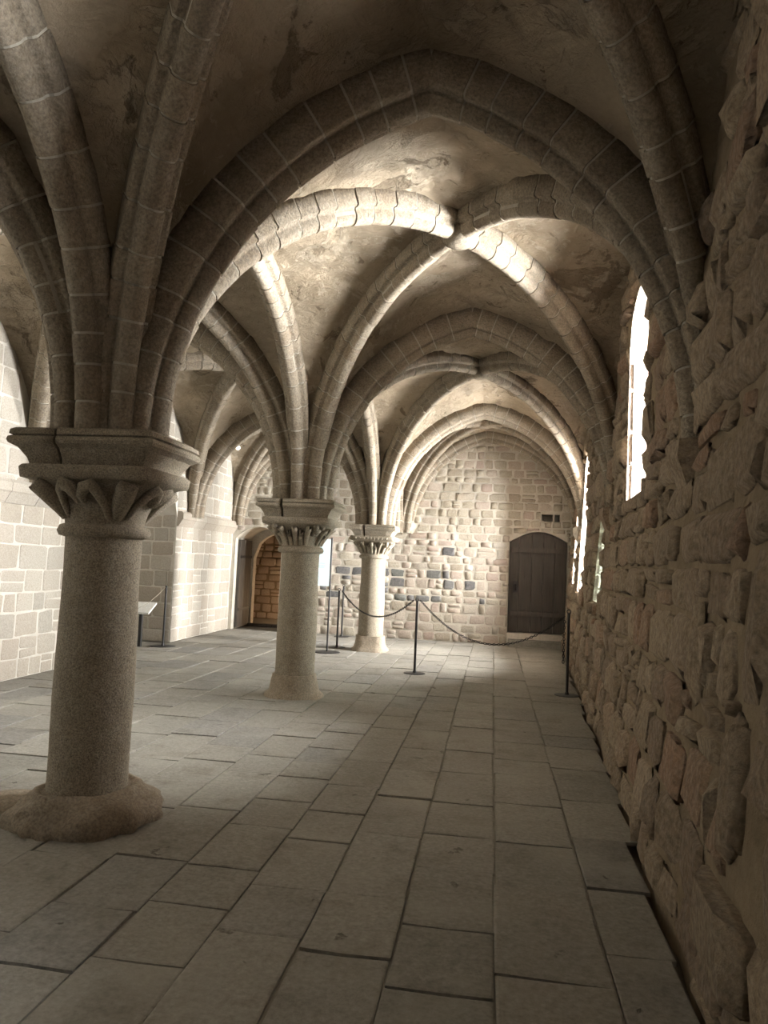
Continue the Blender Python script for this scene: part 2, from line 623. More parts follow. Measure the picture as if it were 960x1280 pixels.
DOOR1 = (.34, 1.56)
def door1_top(u):
    t = (u - .34) / 1.22
    return 2.18 + .26 * math.sin(math.pi * min(1, max(0, t * .92 + .02))) - .02 * t
DOOR2 = (-5.78, -4.70)
def door2_top(u):
    t = min(1, max(0, (u + 5.78) / 1.08))
    return 2.04 + .28 * math.sin(math.pi * t) ** .8
VENT = (.99, 1.38)
OPEN_E = [(DOOR1[0], DOOR1[1], const(0), door1_top), (DOOR2[0], DOOR2[1], const(0), door2_top)]
VENTO = (VENT[0], VENT[1], const(2.66), const(2.81))
RECESS = (9.75, 13.1)
OPEN_L = [(RECESS[0], RECESS[1], const(0), lancet(RECESS[0], RECESS[1], 2.3, 3.5))]

# ------------------------------------------------------------------ setting: walls
def P_right_rough(u, z):
    x, y, zz = P_right(u, z)
    return (x + .002 + .012 * noise.noise(Vector((u * 4.3, z * 4.3, 1.7))) + .013 * noise.noise(Vector((u * 10, z * 10, 5.1))), y, zz)
wall_right = build_wall('wall_right', P_right_rough, Y0, Y1 + .3, ZTOP, OPEN_R, M['rubble_mortar'], .075, .075)
tag(wall_right, 'long brown rubble stone wall with deep window openings', 'wall', kind='structure')
wall_right_light_shell = build_wall('wall_right_light_shell', lambda u, z: (wall_x(u, 3) + WDEPTH, u, z), Y0 - 1, Y1 + 1, 5.6,
                              [(w[5], w[6], const(w[2] + .1), lancet(w[5], w[6], w[3], w[4])) for w in WIN], M['rubble_mortar'], .8, .8)  # unseen shell added behind the wall face against light leaks
tag(wall_right_light_shell, 'added outer shell of the brown rubble stone wall, stops light leaks', 'wall', kind='structure')
wall_end = build_wall('wall_end', P_end, XL - .6, 1.95, ZTOP, OPEN_E + [VENTO], M['end_mortar'])
tag(wall_end, 'cream and pink stone end wall with wooden door and dark stones', 'wall', kind='structure')
wall_left = build_wall('wall_left', P_left, Y0, Y1 + .2, ZTOP, OPEN_L, M['ashlar_mortar'])
tag(wall_left, 'pale ashlar side wall with white mortar and a deep recess', 'wall', kind='structure')
mb = MB()
mb.box(XL - 1.6, 3.2, Y0 - .3, Y0, -.05, 5.4)
wall_rear = mb.build('wall_rear', M['rubble_mortar'])
tag(wall_rear, 'plain rubble wall closing the rear of the hall', 'wall', kind='structure')
mb = MB(); mb.box(XL - 2.2, XL - 1.6, Y0 - .3, 22.2, -.05, 5.4)
tag(mb.build('wall_left_light_block', M['rubble_mortar']), 'added light block behind the pale ashlar side wall', 'wall', kind='structure')  # unseen box, added to keep sky light out behind the left wall
mb = MB(); mb.box(-4.4, 2.9, Y1 + .5, Y1 + 1.0, -.05, 5.4)
mb.box(XL - 1.6, -4.4, Y1 + .5, Y1 + 1.0, 2.6, 5.4)
tag(mb.build('wall_end_light_block', M['rubble_mortar']), 'added light block behind the cream end wall', 'wall', kind='structure')  # added boxes that block stray light behind the end wall
mb = MB(); mb.box(XL - 2.2, 3.2, Y0 - .3, 22.2, 5.3, 5.5)
tag(mb.build('ceiling_light_block', M['rubble_mortar']), 'added slab above the vaults that keeps sky light out', 'roof', kind='structure')  # unseen slab added over the vaults to shut out the sky

# window reveals and jamb stones
for i, w in enumerate(WIN):
    ya, yb, sill, spr, top, oa, ob = w
    hi = lancet(ya, yb, spr, top); ho = lancet(oa, ob, spr, top - .05)
    mb = MB()
    n = 12
    xo = lambda y: wall_x(y, 3) + WDEPTH
    inner = [(ya, sill)] + [(ya + (yb - ya) * k / n, hi(ya + (yb - ya) * k / n)) for k in range(n + 1)] + [(yb, sill)]
    outer = [(oa, sill + .1)] + [(oa + (ob - oa) * k / n, ho(oa + (ob - oa) * k / n)) for k in range(n + 1)] + [(ob, sill + .1)]
    vi = [(wall_x(y, z) + .0, y, z) for (y, z) in inner]
    vo = [(xo(y) + .01, y, z) for (y, z) in outer]
    k = len(vi)
    mb.add(vi + vo, [(j, (j + 1) % k, k + (j + 1) % k, k + j) for j in range(k)])
    jm = 'jamb_green_lit' if i == 3 else 'jamb'
    win = mb.build('window_%d' % (i + 1), M[jm])
    tag(win, ['unseen window added in the rear bay for fill light', 'splayed stone window in the first bay of the brown wall',
              'tall bright splayed window in the brown wall', 'low window with rough jamb stones, green daylight in their colour',
              'bright lancet window near the end wall', 'narrow lancet window next to the wooden door'][i], 'window', kind='structure')
    if i >= 2:
        rng = random.Random(40 + i)
        z = sill + (.0 if i != 3 else 0)
        while z < spr - .1:
            h = rng.uniform(.26, .42) if i != 3 else rng.uniform(.14, .24)
            h = min(h, spr - z)
            for side in (0, 1):
                y_in, y_out = ((ya, oa), (yb, ob))[side]
                sgn = 1 if side == 0 else -1
                pr = (.012 if i != 3 else .03) * rng.uniform(.3, 1.3)
                g = .006
                mb = MB()
                def pt(t, z, d):
                    x0 = wall_x(y_in, z) + .02; x1 = wall_x(y_out, 3) + WDEPTH - .02
                    return (x0 + (x1 - x0) * t, y_in + (y_out - y_in) * t + sgn * d, z)
                t0 = 0; t1 = 1
                za, zb = z + g, z + h - g
                mb.add([pt(t0, za, -.05), pt(t1, za, -.05), pt(t1, zb, -.05), pt(t0, zb, -.05),
                        pt(t0 + .02, za + .01, pr), pt(t1 - .02, za + .01, pr), pt(t1 - .02, zb - .01, pr), pt(t0 + .02, zb - .01, pr)],
                       [(0, 1, 2, 3), (4, 5, 6, 7), (0, 1, 5, 4), (1, 2, 6, 5), (2, 3, 7, 6), (3, 0, 4, 7)])
                mb.build('jamb_stone', M[jm], win)
            z += h

# stones of the brown right wall
rng = random.Random(11)
kit_r = StoneKit('stone', None, .17, .42, .6, 16, 3)
rects = layout(1.2, 16.15, 0.0, 4.55, (.10, .34), (.12, .58), rng)
rects = [r for r in (trim(q, 1.2, 16.15, OPEN_R, lambda u: bay_line(u) + .05) for q in rects) if r]
big = [(2.85, 3.28, 1.92, 2.26), (3.30, 3.70, 1.90, 2.24), (2.58, 2.90, 1.16, 1.72), (2.70, 2.88, .60, 1.14), (2.26, 2.56, 1.30, 1.76), (3.5, 3.72, 1.0, 1.5)]
rects = [r for r in (trim(q, 1.2, 16.15, [(b[0], b[1], const(b[2]), const(b[3])) for b in big], None) for q in rects) if r] + big
lay_stones(wall_right, P_right, rects, kit_r, Vector((-1, 0, 0)), .036, .018, lambda u, z, r, q: 'rubble', rng)

# stones of the end wall
rng = random.Random(5)
kit_e = StoneKit('stone', None, .15, .34, .5, 14, 9)
def end_top(u):
    if u > -2.05:
        a, b = -2.05, 1.7
    else:
        a, b = XL, -2.1
    return 2.4 + ell(min(max(.0, u - a), max(0, b - u)), (b - a) / 2, ZA - 2.5)
DARK = [on_plane_y(x, y, Y1) for (x, y) in [(486, 713), (499, 713), (483, 728), (493, 727), (482, 740), (504, 746), (514, 747), (524, 747), (534, 746), (546, 749),
                                            (543, 714), (558, 718), (560, 691), (566, 733), (586, 738), (427, 709), (437, 711), (445, 711), (433, 722), (405, 733), (408, 744), (606, 748)]]
def pick_end(u, z, r, q):
    for d in DARK:
        if q[0] <= d[0] <= q[1] and q[2] <= d[2] <= q[3]:
            return 'dark_stone'
    if z > 2.35: return 'tan' if r.random() < .8 else 'pink'
    return 'pink' if r.random() < .8 else 'tan'
rects = layout(XL + .02, 1.62, 0.0, 4.5, (.13, .235), (.15, .36), rng)
rects = [r for r in (trim(q, XL + .02, 1.62, OPEN_E + [VENTO], end_top) for q in rects) if r]
lay_stones(wall_end, P_end, rects, kit_e, Vector((0, -1, 0)), .017, .022, pick_end, rng)

# stones of the left wall
rng = random.Random(21)
kit_l = StoneKit('stone', None, .09, .10, .3, 8, 4)
rects = layout(6.4, 16.15, 0.0, 4.5, (.22, .34), (.22, .48), rng)
rects = [r for r in (trim(q, 6.4, 16.15, OPEN_L, lambda u: bay_line(u) + .05) for q in rects) if r]
lay_stones(wall_left, P_left, rects, kit_l, Vector((1, 0, 0)), .014, .016, lambda u, z, r, q: 'ashlar', rng)

# the deep recess in the left wall: its sides, back and head
mb = MB()
ya, yb = RECESS; xb = XL - 1.3
hd = OPEN_L[0][3]
n = 16
pin = [(ya, 0)] + [(ya + (yb - ya) * k / n, hd(ya + (yb - ya) * k / n)) for k in range(n + 1)] + [(yb, 0)]
k = len(pin)
mb.add([(P_left(y, z)[0] - .002, y, z) for y, z in pin] + [(xb, y, z) for y, z in pin],
       [(j, (j + 1) % k, k + (j + 1) % k, k + j) for j in range(k - 1)] + [tuple(range(k, 2 * k))])
recess = mb.build('recess', M['ashlar_mortar'], wall_left)
rng = random.Random(31)
def P_rec(u, z):
    return (u, yb, z)
rects = layout(xb, XL - .05, 0, 3.0, (.22, .34), (.24, .5), rng)
rects = [r for r in (trim(q, xb, XL - .06, [], lambda u: 2.5) for q in rects) if r]
lay_stones(recess, P_rec, rects, StoneKit('stone', None, .09, .12, .3, 5, 8), Vector((0, -1, 0)), .016, .018, lambda u, z, r, q: 'ashlar', rng)

# imposts of the left wall
for (a, b) in ((7.5, 9.75), (13.1, 16.15)):
    mb = MB()
    prof = [(-.05, 2.14), (.03, 2.14), (.10, 2.26), (.12, 2.28), (.12, 2.38), (.09, 2.42), (-.05, 2.42)]
    L = int((b - a) / .55)
    for i in range(L):
        y0, y1 = a + (b - a) * i / L + .004, a + (b - a) * (i + 1) / L - .004
        m2 = MB()
        m2.loft([[(P_left(y, 2.3)[0] + d, y, z) for d, z in prof] for y in (y0, y1)])
        m2.build('impost_block', M['ashlar'], wall_left)

# corbel on the end wall behind the pale column, and on the right wall below the last cross arch
mb = MB(); mb.loft([[(x, Y1 + .05, z) for x, z in ((-2.02, 2.30), (-1.80, 2.30), (-1.74, 2.42), (-1.74, 2.52), (-2.06, 2.52))],
                    [(x, Y1 - .20, z) for x, z in ((-2.02, 2.36), (-1.82, 2.36), (-1.76, 2.44), (-1.76, 2.52), (-2.06, 2.52))]])
mb.build('corbel', M['frame'], wall_end)
mb = MB(); xw = wall_x(13.9, 2.4)
mb.loft([[(xw + .06, y, z) for y, z in ((13.6, 2.12), (14.2, 2.12), (14.25, 2.42), (13.5, 2.42))],
         [(xw - .03, y, z) for y, z in ((13.6, 2.14), (14.2, 2.14), (14.25, 2.42), (13.5, 2.42))],
         [(xw - .12, y, z) for y, z in ((13.6, 2.30), (14.2, 2.30), (14.25, 2.42), (13.5, 2.42))]])
mb.build('corbel', M['frame'], wall_right)
for yy in (4.3, 8.7):
    xw = wall_x(yy, 2.1)
    m = MB()
    m.loft([[(xw + .05, yy + q, z) for q, z in ((-.10, 1.98), (.10, 1.98), (.22, 2.34), (-.22, 2.34))],
            [(xw + .0, yy + q, z) for q, z in ((-.09, 2.02), (.09, 2.02), (.21, 2.34), (-.21, 2.34))],
            [(xw - .085, yy + q, z) for q, z in ((-.13, 2.25), (.13, 2.25), (.17, 2.34), (-.17, 2.34))]])
    m.build('corbel', M['rubble'], wall_right)
# vent hole lining
mb = MB()
x0, x1, z0, z1 = VENT[0], VENT[1], 2.66, 2.81
mb.add([(x0, Y1 - .01, z0), (x1, Y1 - .01, z0), (x1, Y1 - .01, z1), (x0, Y1 - .01, z1), (x0, Y1 + .45, z0), (x1, Y1 + .45, z0), (x1, Y1 + .45, z1), (x0, Y1 + .45, z1)],
       [(0, 1, 5, 4), (1, 2, 6, 5), (2, 3, 7, 6), (3, 0, 4, 7), (4, 5, 6, 7)])
vent = mb.build('vent_hole', M['end_mortar'], wall_end)
mb = MB(); mb.box(1.24, 1.27, Y1 + .0, Y1 + .2, z0, z1); mb.build('vent_bar', M['frame'], vent)

# ------------------------------------------------------------------ floor
mb = MB()
fx = lambda y: wall_x(y, 0)
mb.add([(XL - 1.6, Y0, -.010), (fx(Y0) - .13, Y0, -.010), (fx(Y1) - .13, Y1 + .5, -.010), (XL - 1.6, Y1 + .5, -.010)], [(0, 1, 2, 3)])
floor = mb.build('floor', M['floor_joint'])
tag(floor, 'worn grey stone slab floor of the hall', 'floor', kind='structure')
mb = MB(); mb.add([(-40, -40, -.6), (60, -40, -.6), (60, 60, -.6), (-40, 60, -.6)], [(0, 1, 2, 3)])
tag(mb.build('ground', M['ground']), 'bare ground outside the hall', 'ground', kind='structure')


mb = MB(); mb.add([(fx(Y0) - .14, Y0, -.09), (2.4, Y0, -.09), (2.4, Y1 + .5, -.09), (fx(Y1) - .14, Y1 + .5, -.09), (fx(Y0) - .13, Y0, -.01), (fx(Y1) - .13, Y1 + .5, -.01)], [(0, 1, 2, 3), (0, 3, 5, 4)])
mb.build('wall_gutter', M['soil'], floor)


def slab_variants(n, seed):
    rng = random.Random(seed); out = []
    for k in range(n):
        cx = [(-.5, -.5), (0, -.5), (.5, -.5), (.5, 0), (.5, .5), (0, .5), (-.5, .5), (-.5, 0)]
        cx = [(x + rng.uniform(-.014, .014), y + rng.uniform(-.012, .012)) for x, y in cx]
        inn = [(x * .955, y * .955) for x, y in cx]
        tilt = (rng.uniform(-.12, .12), rng.uniform(-.12, .12))
        v = [(x, y, -1.0) for x, y in cx] + [(x, y, .75 + tilt[0] * x + tilt[1] * y) for x, y in cx] + [(x, y, 1 + tilt[0] * x + tilt[1] * y) for x, y in inn] + [(0, 0, .97)]
        f = []
        for j in range(8):
            a = j; b = (j + 1) % 8
            f += [(a, b, 8 + b, 8 + a), (8 + a, 8 + b, 16 + b, 16 + a), (16 + a, 16 + b, 24)]
        out.append((v, f))
    return out


SLV = slab_variants(10, 2)
SLM = []
for v, f in SLV:
    me = mesh_from('paving_slab', v, f); me.materials.append(M['slab']); SLM.append(me)
rng = random.Random(17)
strips = [XL, -5.3, -4.82, -4.28, -3.80, -3.30, -2.82, -2.38, -1.94, -1.53, -1.13, -.75, -.36, .06, .52, 99]
slabs = []
for a, b in zip(strips[:-1], strips[1:]):
    y = Y0 - rng.random() * .5
    while y < Y1 - .02:
        L = rng.uniform(.42, .86)
        ye = min(y + L, Y1 - .02)
        xa, xb_ = a, b
        if b > 50: xb_ = fx((y + ye) / 2) - rng.uniform(.015, .07)
        elif b == .52 and rng.random() < .0: pass
        slabs.append((xa, xb_, max(y, Y0), ye)); y = ye
    # nothing
fl = []
for (xa, xb_, ya_, yb_) in slabs:
    if yb_ - ya_ < .1 or xb_ - xa < .08: continue
    c = ((xa + xb_) / 2, (ya_ + yb_) / 2, 0)
    q = project(c); ar = 0
    if q and -60 < q[0] < 1020 and q[1] < 1420: ar = 1e4 / (q[2] ** 3)
    fl.append((ar, xa, xb_, ya_, yb_))
fl.sort(key=lambda t: -t[0])
mbr = MB(); rv = []
for i, (ar, xa, xb_, ya_, yb_) in enumerate(fl):
    g = rng.uniform(.005, .015)
    th = .012; dz = rng.uniform(-.004, .005)
    k = rng.randrange(10)
    mat4 = Matrix.Translation(((xa + xb_) / 2, (ya_ + yb_) / 2, dz - th + .004)) @ Matrix.Diagonal((xb_ - xa - g, yb_ - ya_ - g, th, 1))
    if i < 300 and ar > 0:
        o = bpy.data.objects.new('paving_slab', SLM[k]); COL.objects.link(o); o.parent = floor
        o.matrix_local = mat4
    else:
        v, f = SLV[k]
        mbr.add([mat4 @ Vector(p) for p in v], f); rv += [rng.random()] * len(v)
o = mbr.build('small_slab', M['slab'], floor); o['kind'] = 'stuff'
at = o.data.attributes.new('rnd', 'FLOAT', 'POINT'); at.data.foreach_set('value', rv)

# ------------------------------------------------------------------ vaults
ceiling = empty('ceiling')
tag(ceiling, 'ribbed pointed stone vaults over the two naves', 'ceiling', kind='structure')


def half_curve(S, T, n=66):
    """from springing S rising vertically, over to T"""
    dx, dy = T[0] - S[0], T[1] - S[1]
    L = math.hypot(dx, dy); h = T[2] - S[2]
    px, py = dx / L, dy / L
    pts = []
    for i in range(n + 1):
        t = i / n
        if h >= L * 1.0:
            R = (L * L + h * h) / (2 * L)
            th = math.asin(min(1, h / R)) if R >= h else math.pi / 2
            q = t * th
            s, z = R * (1 - math.cos(q)), R * math.sin(q)
        else:
            q = t * math.pi / 2
            s, z = L * (1 - math.cos(q)), h * math.sin(q)
            # a slight break at the crown
        pts.append(Vector((S[0] + px * s, S[1] + py * s, S[2] + z)))
    return pts, Vector((px, py, 0))


def prof_diag(w=.125):
    p = [(-w, -.06), (-w, .085), (-w + .02, .10), (-.075, .10), (-.066, .118)]
    c, r = .145, .070
    for k in range(9):
        a = math.radians(200 - 220 * k / 8)
        p.append((r * math.cos(a), c + r * math.sin(a)))
    return p + [(-x, y) for x, y in reversed(p[:5])]


def prof_cross(w=.175):
    p = [(-w, -.06), (-w, .165), (-w + .02, .185), (-.105, .185), (-.09, .168), (-.078, .185)]
    c, r = .185, .075
    for k in range(9):
        a = math.radians(190 - 200 * k / 8)
        p.append((r * math.cos(a), c + r * math.sin(a) * .9))
    return p + [(-x, y) for x, y in reversed(p[:6])]


def sweep(pts, pd, prof, shrink=0.0, jit=0.0, rg=None):
    """rings of the profile along the points"""
    bn = Vector((-pd.y, pd.x, 0))
    js = 1.0 - shrink + (rg.uniform(-jit, jit) if rg else 0)
    off = rg.uniform(-.006, .006) if rg else 0
    rings = []
    for i, p in enumerate(pts):
        t = (pts[min(i + 1, len(pts) - 1)] - pts[max(i - 1, 0)]).normalized()
        c, s = t.dot(pd), t.z
        nn = pd * s - Vector((0, 0, 1)) * c
        rings.append([p + bn * (b * js + off) + nn * (d * js if d > 0 else d) for b, d in prof])
    return rings


def resample(pts, a, b, n):
    d = [0]
    for p, q in zip(pts[:-1], pts[1:]): d.append(d[-1] + (q - p).length)
    out = []
    for i in range(n + 1):
        s = a + (b - a) * i / n
        s = max(0, min(d[-1], s))
        k = max(j for j in range(len(d)) if d[j] <= s + 1e-9)
        k = min(k, len(pts) - 2)
        t = (s - d[k]) / max(1e-9, d[k + 1] - d[k])
        out.append(pts[k].lerp(pts[k + 1], t))
    return out, d[-1]


rrng = random.Random(77)
N_VOUSS = 0


def make_rib(S, T, prof, detail=True):
    global N_VOUSS
    pts, pd = half_curve(S, T)
    mb = MB(); mb.loft(sweep(pts, pd, prof, .04))
    rib = mb.build('vault_rib', M['rib_mortar'], ceiling)
    if not detail: return pts
    _, L = resample(pts, 0, 1, 1)
    a = 0.0
    while a < L - .02:
        l = rrng.uniform(.17, .30)
        b = min(a + l, L)
        if L - b < .1: b = L
        mid, _ = resample(pts, a, b, 2)
        if in_view(mid[1], 90) or in_view(mid[0], 90):
            g = .008
            seg, _ = resample(pts, a + g, b - g, 3)
            # tangents at the ends taken from the full curve
            rings = []
            for q, s in zip(seg, [a + g + (b - a - 2 * g) * i / 3 for i in range(4)]):
                e, _ = resample(pts, s - .03, s + .03, 2)
                rings.append((q, (e[2] - e[0]).normalized()))
            bn = Vector((-pd.y, pd.x, 0)); js = 1 + rrng.uniform(-.004, .035); off = rrng.uniform(-.003, .003)
            rr = []
            for q, t in rings:
                nn = pd * t.z - Vector((0, 0, 1)) * t.dot(pd)
                rr.append([q + bn * (x * js + off) + nn * (d * js if d > 0 else d) for x, d in prof])
            m2 = MB(); m2.loft(rr)
            o = m2.build('voussoir', M['rib'], rib)
            sm = [len(p.vertices) == 4 for p in o.data.polygons]
            o.data.polygons.foreach_set('use_smooth', sm)
            N_VOUSS += 1
        a = b
    return pts


def spring(center, toward, off, z):
    d = Vector((toward[0] - center[0], toward[1] - center[1], 0)).normalized()
    return (center[0] + d.x * off, center[1] + d.y * off, z)


def patch(mb, A, B, nn=34, bulge=.05):
    """ruled web between two half curves of the same length"""
    n = len(A); base = len(mb.v)
    for i in range(n):
        up = Vector((0, 0, 1))
        for j in range(nn + 1):
            t = j / nn
            p = A[i].lerp(B[i], t)
            w = math.sin(math.pi * t) * (i / (n - 1))
            p = p + up * bulge * w
            rough = .35 + .65 * min(1, max(0, .5 + 1.6 * noise.noise(p * .8 + Vector((5, 2, 9)))))
            e = .03 * noise.noise(p * 1.7) + rough * (.055 * noise.noise(Vector((p.x * 3.5, p.y * 7, p.z * 9))) + .03 * noise.noise(p * 13))
            p = p + Vector((0, 0, e)) * min(1, 4 * t * (1 - t) + .2)
            mb.v.append(tuple(p))
    for i in range(n - 1):
        for j in range(nn):
            a = base + i * (nn + 1) + j
            mb.f.append((a, a + 1, a + nn + 2, a + nn + 1))


PD, PC = prof_diag(), prof_cross()
done_cross = {}
for side in ('right', 'left'):
    for i in range(len(ROWS) - 1):
        ya_, yb_ = ROWS[i], ROWS[i + 1]
        ca, cb = (COLX[i], ya_), (COLX[i + 1], yb_)
        if side == 'right':
            wa, wb = (wall_x(ya_, 2.4) + .10, ya_), (wall_x(yb_, 2.4) + .10, yb_)
            apa, apb = APEX_R[i], APEX_R[i + 1]
        else:
            wa, wb = (XL - .06, ya_), (XL - .06, yb_)
            apa, apb = (COLX[i] + XL) / 2, (COLX[i + 1] + XL) / 2
        ym = (ya_ + yb_) / 2
        if i == len(ROWS) - 2: zk = 4.66
        else: zk = ZK
        K = ((apa + apb) / 2, ym, zk)
        arch_a = (apa, ya_, ZA); arch_b = (apb, yb_, ZA if i < len(ROWS) - 2 else ZA - .06)
        arch_c = ((ca[0] + cb[0]) / 2, ym, ZA - .02); arch_w = ((wa[0] + wb[0]) / 2, ym, ZA + .02)
        oc, ow = .12, (-.10 if side == 'right' else .03)
        web = MB()
        vis = i >= 1
        for corner, wallc, adj in ((ca, False, (arch_a, arch_c)), (cb, False, (arch_b, arch_c)), (wa, True, (arch_a, arch_w)), (wb, True, (arch_b, arch_w))):
            off = ow if wallc else oc
            z0 = (2.28 if side == 'right' else 2.33) if wallc else ZS - .01
            D, _ = half_curve(spring(corner, K, off, z0), K)
            make_rib(spring(corner, K, off, z0), K, PD, vis)
            for ap in adj:
                Sx = spring(corner, ap, off if ap is not arch_w else .0, z0)
                Cc, _ = half_curve(Sx, ap)
                patch(web, D, Cc)
                key = (round(Sx[0], 3), round(Sx[1], 3), round(ap[0], 3), round(ap[1], 3))
                if ap is not arch_w and key not in done_cross:
                    done_cross[key] = 1
                    last = (ap is arch_b and i == len(ROWS) - 2)
                    prof = PC if ap in (arch_a, arch_b) and not last else PD
                    make_rib(Sx, ap, prof, vis)
        o = web.build('vault_web', M['plaster'], ceiling, True)
        # keystone where the diagonal ribs cross
        m2 = MB()
        rings = [[(K[0] + r * math.cos(a), K[1] + r * math.sin(a), K[2] + dz) for a in [2 * math.pi * j / 14 for j in range(14)]]
                 for r, dz in ((.10, .0), (.14, -.12), (.14, -.20), (.10, -.245), (.03, -.255))]
        m2.loft(rings)
        if vis: m2.build('keystone', M['rib'], ceiling, True)

# ------------------------------------------------------------------ columns


def super_ring(cx, cy, z, a, b, n, seg=40, rot=0.0):
    out = []
    for j in range(seg):
        q = 2 * math.pi * (j + .5) / seg
        c, s = math.cos(q), math.sin(q)
        x = a * math.copysign(abs(c) ** (2 / n), c); y = b * math.copysign(abs(s) ** (2 / n), s)
        out.append((cx + x, cy + y, z))
    return out


def lathe(prof, seg=40, wobble=0.0, sq=2.0, seed=0):
    rings = []
    for r, z in prof:
        ring = []
        for (x, y, zz) in super_ring(0, 0, z, r, r, sq, seg):
            k = 1 + wobble * noise.noise(Vector((x * 5 + seed, y * 5, z * 6))) + wobble * .6 * noise.noise(Vector((x * 13, y * 13 + seed, z * 13)))
            ring.append((x * k, y * k, zz))
        rings.append(ring)
    m = MB(); m.loft(rings)
    return m


BELL = [(1.765, .232, 2.0), (1.80, .236, 2.0), (1.85, .25, 2.1), (1.90, .275, 2.3), (1.95, .31, 2.7), (1.99, .35, 3.4), (2.015, .385, 5), (2.025, .412, 9), (2.085, .418, 10), (2.10, .405, 10)]


def bell_at(ang, z):
    for (z0, a0, n0), (z1, a1, n1) in zip(BELL[:-1], BELL[1:]):
        if z0 <= z <= z1:
            t = (z - z0) / (z1 - z0); a = a0 + (a1 - a0) * t; n = n0 + (n1 - n0) * t
            break
    else:
        a, n = BELL[-1][1:]
        if z < BELL[0][0]: a, n = BELL[0][1:]
    c, s = abs(math.cos(ang)), abs(math.sin(ang))
    return a * (c ** n + s ** n) ** (-1 / n)


def on_bell(ang, z, out=0.0):
    r = bell_at(ang, z) + out
    return Vector((r * math.cos(ang), r * math.sin(ang), z))


